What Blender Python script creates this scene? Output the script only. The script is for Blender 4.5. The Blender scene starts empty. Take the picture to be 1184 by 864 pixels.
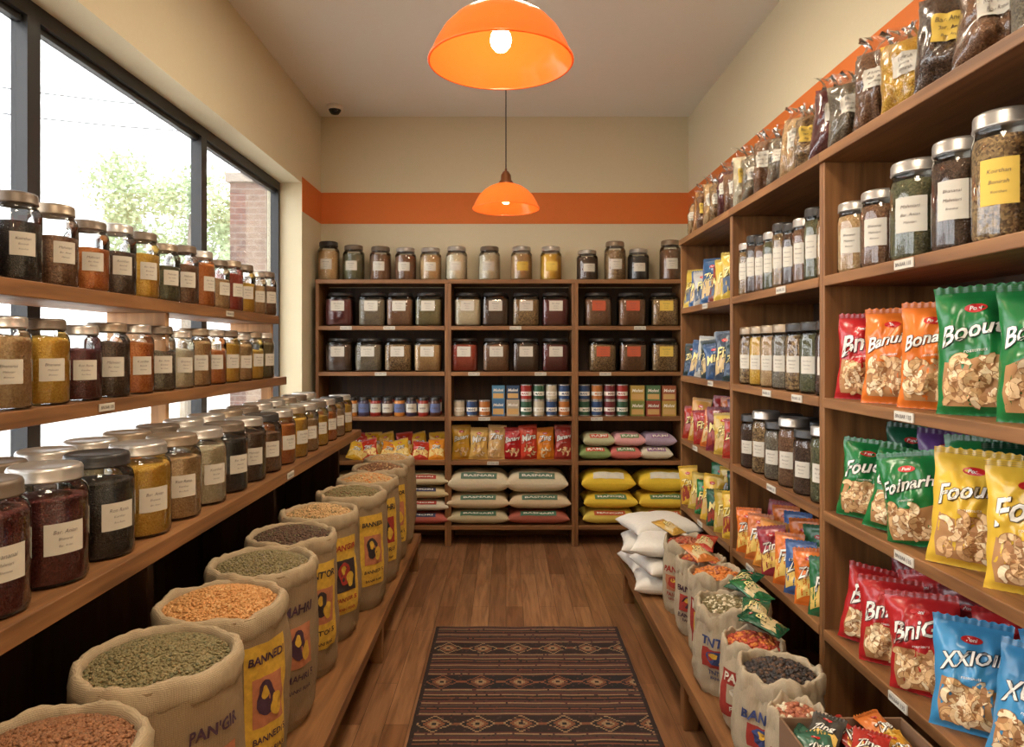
import bpy, math, random
from mathutils import Vector, noise
R=random.Random(7)
SC=bpy.context.scene
COL=SC.collection
pi=math.pi
F=800.0; CH=1.55; VX=585.0; VY=403.0
def px(x,d): return (x-VX)*d/F
# ------------------------------------------------------------ materials
def lin(c):
    return tuple(((v/255.0)/12.92 if v/255.0<=0.04045 else ((v/255.0+0.055)/1.055)**2.4) for v in c)+(1.0,)
MATS={}
def newmat(name):
    m=bpy.data.materials.new(name); m.use_nodes=True
    nt=m.node_tree; b=nt.nodes['Principled BSDF']
    return m,nt,b
def flat(c,rough=.5,metal=0.0,var=.06,bump=0.0,scale=30,name=None,emit=0):
    k=('flat',c,rough,metal,var,bump,scale,emit)
    if k in MATS: return MATS[k]
    m,nt,b=newmat(name or 'paint_%d_%d_%d'%c)
    b.inputs['Roughness'].default_value=rough; b.inputs['Metallic'].default_value=metal
    tc=nt.nodes.new('ShaderNodeTexCoord'); n=nt.nodes.new('ShaderNodeTexNoise'); n.inputs['Scale'].default_value=scale
    n.inputs['Detail'].default_value=3
    nt.links.new(tc.outputs['Object'],n.inputs['Vector'])
    mx=nt.nodes.new('ShaderNodeMix'); mx.data_type='RGBA'
    l=lin(c)
    mx.inputs[6].default_value=tuple(v*(1-var) for v in l[:3])+(1,)
    mx.inputs[7].default_value=tuple(min(1,v*(1+var)) for v in l[:3])+(1,)
    nt.links.new(n.outputs['Fac'],mx.inputs[0]); nt.links.new(mx.outputs[2],b.inputs['Base Color'])
    if bump:
        bp=nt.nodes.new('ShaderNodeBump'); bp.inputs['Strength'].default_value=bump; bp.inputs['Distance'].default_value=.01
        nt.links.new(n.outputs['Fac'],bp.inputs['Height']); nt.links.new(bp.outputs['Normal'],b.inputs['Normal'])
    if emit:
        b.inputs['Emission Color'].default_value=l; b.inputs['Emission Strength'].default_value=emit
    MATS[k]=m; return m
def grain(c1,c2,scale=160):
    k=('grain',c1,c2,scale)
    if k in MATS: return MATS[k]
    m,nt,b=newmat('grain_%d_%d_%d'%c1); b.inputs['Roughness'].default_value=.65
    tc=nt.nodes.new('ShaderNodeTexCoord'); v=nt.nodes.new('ShaderNodeTexVoronoi'); v.inputs['Scale'].default_value=scale
    nt.links.new(tc.outputs['Object'],v.inputs['Vector'])
    sp=nt.nodes.new('ShaderNodeSeparateColor'); nt.links.new(v.outputs['Color'],sp.inputs[0])
    mx=nt.nodes.new('ShaderNodeMix'); mx.data_type='RGBA'; mx.inputs[6].default_value=lin(c1); mx.inputs[7].default_value=lin(c2)
    nt.links.new(sp.outputs[0],mx.inputs[0]); nt.links.new(mx.outputs[2],b.inputs['Base Color'])
    bp=nt.nodes.new('ShaderNodeBump'); bp.invert=True; bp.inputs['Strength'].default_value=.7; bp.inputs['Distance'].default_value=.004
    nt.links.new(v.outputs['Distance'],bp.inputs['Height']); nt.links.new(bp.outputs['Normal'],b.inputs['Normal'])
    MATS[k]=m; return m
def wood(axis,c1,c2,rough=.5,tag=''):
    k=('wood',axis,c1,c2)
    if k in MATS: return MATS[k]
    m,nt,b=newmat('wood_'+axis+tag); b.inputs['Roughness'].default_value=rough
    tc=nt.nodes.new('ShaderNodeTexCoord'); mp=nt.nodes.new('ShaderNodeMapping')
    s=[16,16,16]; s['xyz'.index(axis)]=1.1; mp.inputs['Scale'].default_value=s
    oi=nt.nodes.new('ShaderNodeObjectInfo'); 
    ad=nt.nodes.new('ShaderNodeVectorMath'); ad.operation='ADD'
    nt.links.new(tc.outputs['Object'],ad.inputs[0])
    mm=nt.nodes.new('ShaderNodeMath'); mm.operation='MULTIPLY'; mm.inputs[1].default_value=7.0
    nt.links.new(oi.outputs['Random'],mm.inputs[0]); nt.links.new(mm.outputs[0],ad.inputs[1])
    nt.links.new(ad.outputs[0],mp.inputs['Vector'])
    n=nt.nodes.new('ShaderNodeTexNoise'); n.inputs['Scale'].default_value=1.6; n.inputs['Detail'].default_value=6; n.inputs['Distortion'].default_value=.6
    nt.links.new(mp.outputs[0],n.inputs['Vector'])
    cr=nt.nodes.new('ShaderNodeValToRGB'); cr.color_ramp.elements[0].position=.32; cr.color_ramp.elements[1].position=.68
    cr.color_ramp.elements[0].color=lin(c1); cr.color_ramp.elements[1].color=lin(c2)
    nt.links.new(n.outputs['Fac'],cr.inputs[0]); nt.links.new(cr.outputs[0],b.inputs['Base Color'])
    bp=nt.nodes.new('ShaderNodeBump'); bp.inputs['Strength'].default_value=.15; bp.inputs['Distance'].default_value=.003
    nt.links.new(n.outputs['Fac'],bp.inputs['Height']); nt.links.new(bp.outputs['Normal'],b.inputs['Normal'])
    MATS[k]=m; return m
WC1=(104,68,38); WC2=(150,104,62)
WX=wood('x',WC1,WC2); WY=wood('y',WC1,WC2); WZ=wood('z',WC1,WC2)
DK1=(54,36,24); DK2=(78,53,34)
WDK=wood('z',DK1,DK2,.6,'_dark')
WLT=wood('z',(170,126,84),(206,160,112),.5,'_light')
def glassmat(name,tint,fac=1.0,rough=.04):
    m=bpy.data.materials.new(name); m.use_nodes=True; nt=m.node_tree; nt.nodes.clear()
    o=nt.nodes.new('ShaderNodeOutputMaterial'); t=nt.nodes.new('ShaderNodeBsdfTransparent'); t.inputs[0].default_value=tint
    g=nt.nodes.new('ShaderNodeBsdfGlossy'); g.inputs['Roughness'].default_value=rough
    f=nt.nodes.new('ShaderNodeFresnel'); f.inputs[0].default_value=1.45
    mu=nt.nodes.new('ShaderNodeMath'); mu.operation='MULTIPLY'; mu.inputs[1].default_value=fac; mu.use_clamp=True
    mx=nt.nodes.new('ShaderNodeMixShader'); nt.links.new(f.outputs[0],mu.inputs[0]); nt.links.new(mu.outputs[0],mx.inputs[0])
    nt.links.new(t.outputs[0],mx.inputs[1]); nt.links.new(g.outputs[0],mx.inputs[2]); nt.links.new(mx.outputs[0],o.inputs[0])
    return m
GLASS=glassmat('jar_glass',(.97,.98,.975,1),1.5,.05)
FILM=glassmat('plastic_film',(.94,.93,.91,1),1.7,.22)
PANE=glassmat('window_glass',(.98,.985,.985,1),.6,.01)
PAPER=flat((204,197,182),.8,name='label_paper'); PAPERY=flat((220,186,84),.8,name='yellow_label_paper')
INK=flat((92,82,82),.8,name='ink'); WHITE=flat((236,232,222),.5,name='white_print')
STEEL=flat((184,180,174),.34,.75,name='steel_lid'); BRONZE=flat((148,132,112),.4,.65,name='bronze_lid'); BLACK=flat((40,37,36),.4,0,name='black_lid')
LIDWOOD=flat((112,98,84),.45,.45,name='brown_lid')
LIDS={'s':STEEL,'b':BRONZE,'k':BLACK,'w':LIDWOOD}
SP={'maroon':((92,38,38),(124,54,48),230),'black':((44,39,38),(74,66,62),260),'yellow':((218,164,52),(236,194,84),200),
'orange':((202,112,44),(224,144,70),220),'tan':((186,146,98),(214,180,130),180),'cream':((208,194,162),(228,216,190),170),
'brown':((116,80,56),(156,114,80),200),'dkbrown':((74,54,42),(112,84,64),220),'green':((88,86,60),(124,120,82),220),
'olive':((118,106,70),(146,132,92),200),'red':((160,56,40),(194,88,60),220),'chickpea':((208,158,100),(226,184,128),150),
'mix':((98,74,54),(196,160,108),160),'seed':((112,100,84),(162,148,124),240),'bean':((142,70,50),(190,124,88),130),
'lentil':((196,140,80),(214,160,100),200),'rust':((136,90,58),(162,112,74),200)}
def gm(k): return grain(*SP[k])
# ------------------------------------------------------------ mesh builder
class MB:
    def __init__(s): s.v=[];s.f=[];s.m=[];s.s=[];s.mats=[]
    def mi(s,mat):
        if mat not in s.mats: s.mats.append(mat)
        return s.mats.index(mat)
    def add(s,vs,fs,mat,smooth=False):
        o=len(s.v); s.v.extend(vs); k=s.mi(mat)
        for f in fs: s.f.append(tuple(i+o for i in f)); s.m.append(k); s.s.append(smooth)
    def box(s,x0,y0,z0,x1,y1,z1,mat):
        vs=[(x0,y0,z0),(x1,y0,z0),(x1,y1,z0),(x0,y1,z0),(x0,y0,z1),(x1,y0,z1),(x1,y1,z1),(x0,y1,z1)]
        s.add(vs,[(0,3,2,1),(4,5,6,7),(0,1,5,4),(1,2,6,5),(2,3,7,6),(3,0,4,7)],mat)
    def lathe(s,prof,segs,mat,rf=None,smooth=True,cx=0,cy=0):
        vs=[];rows=[]
        for (r,z) in prof:
            if r<1e-6: rows.append([len(vs)]); vs.append((cx,cy,z)); continue
            row=[]
            for j in range(segs):
                t=2*pi*j/segs; rr=rf(t,z,r) if rf else r
                row.append(len(vs)); vs.append((cx+rr*math.cos(t),cy+rr*math.sin(t),z))
            rows.append(row)
        fs=[]
        for a,b in zip(rows,rows[1:]):
            if len(a)==1 and len(b)==1: continue
            for j in range(segs):
                k=(j+1)%segs
                if len(a)==1: fs.append((a[0],b[k],b[j]))
                elif len(b)==1: fs.append((a[j],a[k],b[0]))
                else: fs.append((a[j],a[k],b[k],b[j]))
        s.add(vs,fs,mat,smooth)
    def grid(s,fn,nu,nv,mat,smooth=True,flip=False):
        vs=[fn(i/nu,j/nv) for j in range(nv+1) for i in range(nu+1)]
        fs=[]
        for j in range(nv):
            for i in range(nu):
                a=j*(nu+1)+i; q=(a,a+1,a+nu+2,a+nu+1)
                fs.append(q[::-1] if flip else q)
        s.add(vs,fs,mat,smooth)
    def tube(s,p0,p1,r,mat,segs=8,r1=None):
        p0=Vector(p0);p1=Vector(p1);d=(p1-p0).normalized()
        a=d.orthogonal().normalized(); b=d.cross(a); r1=r if r1 is None else r1
        vs=[];
        for p,q in ((p0,r),(p1,r1)):
            for j in range(segs):
                t=2*pi*j/segs; vs.append(tuple(p+a*q*math.cos(t)+b*q*math.sin(t)))
        fs=[(j,(j+1)%segs,segs+(j+1)%segs,segs+j) for j in range(segs)]+[tuple(range(segs))[::-1],tuple(range(segs,2*segs))]
        s.add(vs,fs,mat,True)
    def mesh(s,name):
        me=bpy.data.meshes.new(name); me.from_pydata(s.v,[],s.f)
        for m in s.mats: me.materials.append(m)
        me.polygons.foreach_set('material_index',s.m); me.polygons.foreach_set('use_smooth',s.s)
        me.update(); return me
def setp(o,label=None,cat=None,group=None,kind=None):
    if label: o['label']=label
    if cat: o['category']=cat
    if group: o['group']=group
    if kind: o['kind']=kind
    return o
def ob(name,me,loc=(0,0,0),rot=(0,0,0),parent=None,**k):
    o=bpy.data.objects.new(name,me); COL.objects.link(o)
    o.location=loc; o.rotation_euler=rot
    if parent: o.parent=parent
    return setp(o,**k)
def place(name,spec,loc,rz=0,rx=0,ry=0,**k):
    if len(spec)==1: return ob(name,spec[0][1],loc,(rx,ry,rz),**k)
    e=ob(name,None,loc,(rx,ry,rz),**k); e.empty_display_size=.05
    for p in spec:
        c=ob(p[0],p[1],parent=e)
        if len(p)>2: c['label']=p[2]
    return e
def bevel(o,w=.003):
    b=o.modifiers.new('bevel','BEVEL'); b.width=w; b.segments=2; b.limit_method='ANGLE'; return o
def boxpart(name,parent,b,mat,bev=.003,**k):
    x0,y0,z0,x1,y1,z1=b; c=((x0+x1)/2,(y0+y1)/2,(z0+z1)/2)
    mb=MB(); mb.box(x0-c[0],y0-c[1],z0-c[2],x1-c[0],y1-c[1],z1-c[2],mat)
    o=ob(name,mb.mesh(name),tuple(c[i]-(parent.location[i] if parent else 0) for i in range(3)),parent=parent,**k)
    if bev: bevel(o,bev)
    return o
TX={}
def text2d(s,size,shear=0,bold=0.0):
    k=(s,shear,bold)
    if k not in TX:
        cu=bpy.data.curves.new('t','FONT'); cu.body=s; cu.size=1; cu.align_x='CENTER'; cu.align_y='CENTER'; cu.shear=shear; cu.offset=bold; cu.resolution_u=2
        o=bpy.data.objects.new('t',cu); COL.objects.link(o)
        dg=bpy.context.evaluated_depsgraph_get(); me=o.evaluated_get(dg).to_mesh()
        vs=[(v.co.x,v.co.y) for v in me.vertices]; fs=[tuple(p.vertices) for p in me.polygons]
        bpy.data.objects.remove(o); bpy.data.curves.remove(cu)
        TX[k]=(vs,fs)
    vs,fs=TX[k]; return [(x*size,y*size) for x,y in vs],fs
def textw(s,width,shear=0,bold=0.0,maxh=9):
    vs,fs=text2d(s,1,shear,bold); xs=[v[0] for v in vs]; ys=[v[1] for v in vs]
    c=(max(xs)+min(xs))/2; cy=(max(ys)+min(ys))/2
    sc=min(width/(max(xs)-min(xs)),maxh/(max(ys)-min(ys)))
    return [((x-c)*sc,(y-cy)*sc) for x,y in vs],fs
# ------------------------------------------------------------ room shell
XL=-1.54; XR=1.52; YB=5.76; YF=-2.6; ZC=3.48; XO=-1.80
WALL=flat((210,199,170),.85,var=.03,bump=.05,scale=60,name='cream_wall_paint')
CEIL=flat((226,222,212),.9,var=.02,name='ceiling_paint')
ORG=flat((210,112,46),.75,var=.04,name='orange_paint')
def struct(name,boxes,mat,bev=0):
    mb=MB()
    for b in boxes: mb.box(*b,mat)
    o=ob(name,mb.mesh(name),kind='structure'); return o
WY0=-0.3; WY1=5.22; ZS=1.0; ZH=2.80
struct('wall_left',[(XO,YF,0,XL,YB+.1,ZS),(XO,YF,ZH,XL,YB+.1,ZC),(XO,WY1,ZS,XL,YB+.1,ZH),(XO,YF,ZS,XL,WY0,ZH)],WALL)
struct('wall_right',[(XR,YF,0,XR+.12,YB+.1,ZC)],WALL)
struct('wall_back',[(XL,YB,0,XR,YB+.1,ZC)],WALL)
struct('wall_front',[(XO,YF-.1,0,XR+.12,YF,ZC)],WALL)
struct('ceiling',[(XO,YF-.1,ZC,XR+.12,YB+.1,ZC+.1)],CEIL)
z0,z1=2.587,2.846
struct('trim_1',[(XL+.003,YB-.004,z0,XR-.003,YB,z1)],ORG)
struct('trim_2',[(XL,WY1+.002,z0,XL+.003,YB-.004,z1)],ORG)
struct('trim_3',[(XR-.003,YF,z0,XR,YB-.004,z1)],ORG)
struct('baseboard_back',[(XL,YB-.015,0,XR,YB,.1)],WX)
struct('baseboard_right',[(XR-.015,YF,0,XR,YB-.015,.1)],WY)
struct('baseboard_left',[(XL,YF,0,XL+.015,YB-.015,.1)],WY)
# floor
m,nt,b=newmat('plank_floor'); b.inputs['Roughness'].default_value=.36
tc=nt.nodes.new('ShaderNodeTexCoord'); mp=nt.nodes.new('ShaderNodeMapping'); mp.inputs['Rotation'].default_value=(0,0,pi/2)
br=nt.nodes.new('ShaderNodeTexBrick'); br.inputs['Scale'].default_value=1; br.inputs['Brick Width'].default_value=.95; br.inputs['Row Height'].default_value=.1
br.inputs['Mortar Size'].default_value=.0012; br.inputs['Color1'].default_value=lin((164,120,84)); br.inputs['Color2'].default_value=lin((128,88,58)); br.inputs['Mortar'].default_value=lin((60,40,26))
br.offset=.37
nt.links.new(tc.outputs['Object'],mp.inputs[0]); nt.links.new(mp.outputs[0],br.inputs[0])
mp2=nt.nodes.new('ShaderNodeMapping'); mp2.inputs['Scale'].default_value=(26,2.0,1); n=nt.nodes.new('ShaderNodeTexNoise'); n.inputs['Scale'].default_value=1.5; n.inputs['Detail'].default_value=8; n.inputs['Distortion'].default_value=.8
nt.links.new(tc.outputs['Object'],mp2.inputs[0]); nt.links.new(mp2.outputs[0],n.inputs[0])
cr=nt.nodes.new('ShaderNodeValToRGB'); cr.color_ramp.elements[0].position=.32; cr.color_ramp.elements[1].position=.66; cr.color_ramp.elements[0].color=(.6,.57,.54,1); cr.color_ramp.elements[1].color=(1.1,1.1,1.1,1)
nt.links.new(n.outputs['Fac'],cr.inputs[0])
mx=nt.nodes.new('ShaderNodeMix'); mx.data_type='RGBA'; mx.blend_type='MULTIPLY'; mx.inputs[0].default_value=1
nt.links.new(br.outputs['Color'],mx.inputs[6]); nt.links.new(cr.outputs[0],mx.inputs[7]); nt.links.new(mx.outputs[2],b.inputs['Base Color'])
bp=nt.nodes.new('ShaderNodeBump'); bp.inputs['Strength'].default_value=.3; bp.inputs['Distance'].default_value=.002; bp.invert=True
nt.links.new(br.outputs['Fac'],bp.inputs['Height']); nt.links.new(bp.outputs['Normal'],b.inputs['Normal'])
struct('floor',[(XO,YF-.1,-.1,XR+.12,YB+.1,0)],m)
# windows
FR=flat((44,44,46),.4,.2,name='dark_window_frame')
edges=[WY0,1.1,2.5,3.91,WY1]
for i in range(4):
    a,bb=edges[i],edges[i+1]; e=ob('window_%d'%(i+1),None,(-1.74,(a+bb)/2,ZS),kind='structure')
    mb=MB(); fx0,fx1=-1.765,-1.705; t=.035
    def bx(x0,y0,z0,x1,y1,z1): mb.box(x0+1.74,y0-(a+bb)/2,z0-ZS,x1+1.74,y1-(a+bb)/2,z1-ZS,FR)
    bx(fx0,a,ZS,fx1,a+t,ZH); bx(fx0,bb-t,ZS,fx1,bb,ZH); bx(fx0,a+t,ZH-.06,fx1,bb-t,ZH); bx(fx0,a+t,ZS,fx1,bb-t,ZS+.06)
    bx(fx0+.01,a+t,ZH-.085,fx1-.02,bb-t,ZH-.06)
    ob('window_frame',mb.mesh('window_frame'),parent=e)
    mb=MB(); mb.box(-.012,a-(a+bb)/2+t,.06,-.004,bb-(a+bb)/2-t,ZH-ZS-.085,PANE)
    ob('window_pane',mb.mesh('window_pane'),parent=e)
struct('trim_4',[(-1.70,WY0,ZS,-1.5,WY1,ZS+.02)],flat((224,216,200),.6,name='sill_paint'))
# ------------------------------------------------------------ jars
WORDS=["Bar. Anian","Ron Rania","Bhananai","Koirthan","Mahniari","Bonirah"]
CACHE={}
def cached(k,fn):
    if k not in CACHE: CACHE[k]=fn()
    return CACHE[k]
def lab(r,h,zc,zh,span,word,paper,sq=0):
    def f():
        mb=MB(); rr=r*1.012
        w2=WORDS[(WORDS.index(word)+2)%6]
        if sq:
            y=-r-.002
            mb.add([(-span,y,zc-zh),(span,y,zc-zh),(span,y,zc+zh),(-span,y,zc+zh)],[(0,1,2,3)],paper)
            for k,(w,mh,oz,ww) in enumerate(((span*1.2,zh*.26,zh*.45,word),(span*1.4,zh*.18,-zh*.05,w2),(span*.9,zh*.16,-zh*.5,word))):
                vs,fs=textw(ww,w,.25,-.005,mh); mb.add([(x,y-.001,zc+oz+z) for x,z in vs],fs,INK)
        else:
            mb.grid(lambda u,v:(rr*math.sin((u*2-1)*span),-rr*math.cos((u*2-1)*span),zc+(v*2-1)*zh),10,1,paper)
            for k,(w,mh,oz,ww) in enumerate(((rr*span*1.2,zh*.26,zh*.45,word),(rr*span*1.4,zh*.17,-zh*.02,w2),(rr*span*.8,zh*.14,-zh*.45,word))):
                vs,fs=textw(ww,w,.25,-.005,mh); r2=rr+.0012
                mb.add([(r2*math.sin(x/r2),-r2*math.cos(x/r2),zc+oz+z) for x,z in vs],fs,INK)
        return mb.mesh('label')
    return cached(('lab',r,h,zc,zh,span,word,paper.name,sq),f)
def jar(r,h,fill,lid='s',word=0,paper=PAPER,level=.76,shape='round',lablow=.28,labhi=.54,span=.48):
    n=28
    sqf=(lambda t,z,rr: rr/((abs(math.cos(t))**6+abs(math.sin(t))**6)**(1/6.)) ) if shape=='square' else None
    if shape=='square': n=32
    neck=.8 if shape=='round' else .9
    if shape=='square': neck=.86
    def body():
        mb=MB()
        P=[(0,.002),(r*.9,.002),(r*.98,h*.02),(r,h*.06),(r,h*.72),(r*.985,h*.77),(r*.92,h*.815),(r*neck,h*.85),(r*(neck+.03),h*.86),(r*neck,h*.9)]
        if shape=='square': P[4:]=[(r,h*.84),(r*.97,h*.88),(r*neck,h*.905),(r*neck,h*.92)]
        def rf(t,z,rr):
            if not sqf: return rr
            return sqf(t,z,rr) if z<h*.89 else rr
        mb.lathe(P,n,GLASS,rf); return mb.mesh('jar_body')
    def fl():
        mb=MB(); q=r*.965; L=h*level; Z=h*(.86 if shape=='square' else .72)
        P=[(0,.008),(q*.92,.008),(q,.02),(q,min(L,Z))]
        if L>h*.76 and shape!='square': P.append((q*.93,L))
        P+=[(P[-1][0]*.6,L+.006),(0,L+.012)]
        mb.lathe(P,n,gm(fill),sqf); return mb.mesh('spice_fill')
    def ld():
        mb=MB(); q=r*(neck+.05); b_=.90 if shape=='square' else .868
        kn=lambda t,z,rr: rr*(1+.012*(int(round(t/(2*pi)*48))%2)) if h*(b_+.01)<z<h*.97 else rr
        mb.lathe([(q*.96,h*b_),(q*1.02,h*(b_+.007)),(q*1.02,h*(b_+.018)),(q,h*(b_+.024)),(q,h*.965),(q*.97,h*.99),(q*.9,h),(q*.86,h*.994),(0,h*.994)],48,LIDS[lid],kn); return mb.mesh('lid')
    W=WORDS[word%len(WORDS)]
    sp=[('jar_body',cached(('jb',r,h,shape),body)),('spice_fill',cached(('jf',r,h,shape,fill,level),fl)),('lid',cached(('jl',r,h,shape,lid),ld))]
    if shape=='square': sp.append(('label',lab(r,h,h*.6,h*.15,r*.5,W,paper,1)))
    else: sp.append(('label',lab(r,h,round(h*(lablow+labhi)/2,4),round(h*(labhi-lablow)/2,4),span,W,paper)))
    return sp
DESC={'maroon':'red spice','black':'black seeds','yellow':'yellow lentils','orange':'orange spice','tan':'tan grain','cream':'cream flour','brown':'brown spice','dkbrown':'dark seeds','green':'green herbs','olive':'olive lentils','red':'red chilli','chickpea':'chickpeas','mix':'mixed seeds','seed':'grey seeds','bean':'red beans','lentil':'orange lentils','rust':'rust-brown lentils'}
LN={'s':'steel','b':'bronze','k':'black','w':'brown'}
def put_jar(x,y,z,r,h,fill,lid,rz,where,grp,**k):
    lv=k.pop('level',None); lv=round(R.choice([.60,.66,.72,.77]),2) if lv is None else lv; w=R.randrange(5)
    place('spice_jar',jar(r,h,fill,lid,w,level=lv,**k),(x,y,z),rz,label='jar of %s, %s lid, %s'%(DESC[fill],LN[lid],where),cat='jar',group=grp)
# ------------------------------------------------------------ left shelving
L=ob('window_shelving',None,(-1.4,2.6,0),label='brown wooden two-tier jar shelving with wide counter before window',cat='shelf')
Y0=.9
boxpart('shelf_board',L,(-1.69,Y0,1.70,-1.40,4.27,1.75),WY)
boxpart('shelf_board',L,(-1.69,Y0,1.32,-1.40,4.42,1.37),WY)
boxpart('counter_board',L,(-1.53,Y0,.94,-1.0,4.78,.99),WY)
for yy in (1.6,2.91,4.22):
    boxpart('divider_panel',L,(-1.68,yy,1.37,-1.43,yy+.03,1.70),WLT)
    boxpart('divider_panel',L,(-1.495,yy,.99,-1.43,yy+.03,1.32),WLT)
for yy in (1.0,2.2,3.4,4.7):
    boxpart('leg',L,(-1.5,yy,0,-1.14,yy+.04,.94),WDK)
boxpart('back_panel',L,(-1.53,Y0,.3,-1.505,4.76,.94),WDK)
def tagmesh():
    mb=MB(); mb.box(-.045,-.004,-.013,.045,0,.013,PAPER)
    vs,fs=textw("BN.IIAR 135",.075,0,.01,.014); mb.add([(x,-.005,z) for x,z in vs],fs,INK); return mb.mesh('price_tag')
TAG=tagmesh()
def tag(parent,x,y,z,rz):
    l=parent.location; ob('price_tag',TAG,(x-l[0],y-l[1],z-l[2]),(0,0,rz),parent,label='small white printed price tag')
tag(L,-1.398,2.42,1.345,pi/2); tag(L,-1.398,3.5,1.725,pi/2); tag(L,-.998,3.2,.965,pi/2)
t1=['black','brown','orange','dkbrown','yellow','green','brown','orange','tan','red','yellow','tan','brown']
for i,f in enumerate(t1):
    y=2.09+i*.18
    put_jar(-1.485,y,1.75,.072,.268-.02*(i%3==2),f,'wbws'[i%4],1.0+R.uniform(-.2,.2),'upper window shelf','jars on the upper window shelf')
put_jar(-1.485,1.9,1.75,.072,.268,'brown','w',1.0,'upper window shelf','jars on the upper window shelf')
t2=['tan','tan','yellow','maroon','dkbrown','orange','seed','cream','tan','orange','yellow','tan','yellow','olive']
for i,f in enumerate(t2):
    y=1.86+i*.18
    put_jar(-1.49,y,1.37,.079,.275-.015*(i%4==3),f,'bsws'[i%4],1.0+R.uniform(-.2,.2),'middle window shelf','jars on the middle window shelf')
t3=['dkbrown','maroon','maroon','black','yellow','tan','cream','black','dkbrown','brown','orange','yellow','tan','yellow','orange','tan','yellow']
for i,f in enumerate(t3):
    y=1.25+i*.212; s=1-.008*i
    put_jar(-1.115,y,.99,round(.095*s,3),round(.285*s,3),f,'swsksb'[i%6],.95+R.uniform(-.2,.2),'window counter','jars on the window counter')
rk=['black','cream','seed','dkbrown','cream','orange','black','tan','yellow','green','tan','orange','brown','yellow','tan','cream']
for i,f in enumerate(rk):
    y=1.36+i*.212
    put_jar(-1.325,y,.99,.09,.27,f,'sbws'[i%4],.95,'window counter','jars on the window counter')
# ------------------------------------------------------------ benches
def bench(x0,x1,y0,y1,zt,lbl,ys):
    B=ob('low_bench',None,((x0+x1)/2,(y0+y1)/2,0),label=lbl,cat='bench')
    boxpart('bench_top',B,(x0,y0,zt-.045,x1,y1,zt),WY)
    boxpart('apron',B,(x0+.03 if x0>0 else x0,y0+.03,zt-.12,x0+.055 if x0>0 else x0+.025,y1-.03,zt-.045),WY)
    if x0<0: boxpart('apron',B,(x1-.055,y0+.03,zt-.12,x1-.03,y1-.03,zt-.045),WY)
    for yy in ys:
        for xx in (x0+.01,x1-.07): boxpart('leg',B,(xx,yy,0,xx+.06,yy+.06,zt-.045),WZ)
bench(-1.12,-.60,.95,4.9,.24,'low brown wooden bench under the open sacks',(1.0,2.2,3.4,4.8))
bench(.71,1.075,1.3,4.3,.24,'low brown wooden bench before the tall shelving',(1.4,2.8,4.2))
# ------------------------------------------------------------ burlap sacks
def burlap(c,name,sc=1.0):
    m,nt,b=newmat(name); b.inputs['Roughness'].default_value=.95; b.inputs['Specular IOR Level'].default_value=.15
    tc=nt.nodes.new('ShaderNodeTexCoord'); n=nt.nodes.new('ShaderNodeTexNoise'); n.inputs['Scale'].default_value=14; n.inputs['Detail'].default_value=8; n.inputs['Roughness'].default_value=.7
    nt.links.new(tc.outputs['Object'],n.inputs[0])
    ws=[]
    for dr in ('Z','X','Y'):
        w=nt.nodes.new('ShaderNodeTexWave'); w.inputs['Scale'].default_value=80*sc; w.bands_direction=dr; w.inputs['Distortion'].default_value=1.5; w.inputs['Detail'].default_value=1
        nt.links.new(tc.outputs['Object'],w.inputs[0]); ws.append(w)
    a=nt.nodes.new('ShaderNodeMath'); a.operation='MAXIMUM'; nt.links.new(ws[1].outputs['Fac'],a.inputs[0]); nt.links.new(ws[2].outputs['Fac'],a.inputs[1])
    a2=nt.nodes.new('ShaderNodeMath'); a2.operation='MULTIPLY'; nt.links.new(a.outputs[0],a2.inputs[0]); nt.links.new(ws[0].outputs['Fac'],a2.inputs[1])
    mx=nt.nodes.new('ShaderNodeMix'); mx.data_type='RGBA'; l=lin(c); mx.inputs[6].default_value=tuple(v*.6 for v in l[:3])+(1,); mx.inputs[7].default_value=tuple(min(1,v*1.3) for v in l[:3])+(1,)
    ad=nt.nodes.new('ShaderNodeMath'); ad.operation='MULTIPLY_ADD'; ad.inputs[1].default_value=.35; nt.links.new(a2.outputs[0],ad.inputs[0]); 
    sc_=nt.nodes.new('ShaderNodeMath'); sc_.operation='MULTIPLY'; sc_.inputs[1].default_value=.75; nt.links.new(n.outputs['Fac'],sc_.inputs[0]); nt.links.new(sc_.outputs[0],ad.inputs[2])
    nt.links.new(ad.outputs[0],mx.inputs[0]); nt.links.new(mx.outputs[2],b.inputs['Base Color'])
    bp=nt.nodes.new('ShaderNodeBump'); bp.inputs['Strength'].default_value=.6; bp.inputs['Distance'].default_value=.004
    nt.links.new(ad.outputs[0],bp.inputs['Height']); nt.links.new(bp.outputs['Normal'],b.inputs['Normal']); return m
BUR=burlap((152,128,98),'burlap'); BUR2=burlap((180,160,130),'burlap_rim'); BURW=burlap((186,170,144),'pale_burlap',1.5)
def interp(P,x):
    for (a,b),(c,d) in zip(P,P[1:]):
        if x<=c: 
            t=(x-a)/(c-a); t=t*t*(3-2*t); return b+(d-b)*t
    return P[-1][1]
def ico():
    t=(1+5**.5)/2; v=[(-1,t,0),(1,t,0),(-1,-t,0),(1,-t,0),(0,-1,t),(0,1,t),(0,-1,-t),(0,1,-t),(t,0,-1),(t,0,1),(-t,0,-1),(-t,0,1)]
    f=[(0,11,5),(0,5,1),(0,1,7),(0,7,10),(0,10,11),(1,5,9),(5,11,4),(11,10,2),(10,7,6),(7,1,8),(3,9,4),(3,4,2),(3,2,6),(3,6,8),(3,8,9),(4,9,5),(2,4,11),(6,2,10),(8,6,7),(9,8,1)]
    l=(1+t*t)**.5; return [tuple(c/l for c in q) for q in v],f
IV,IF=ico()
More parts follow.
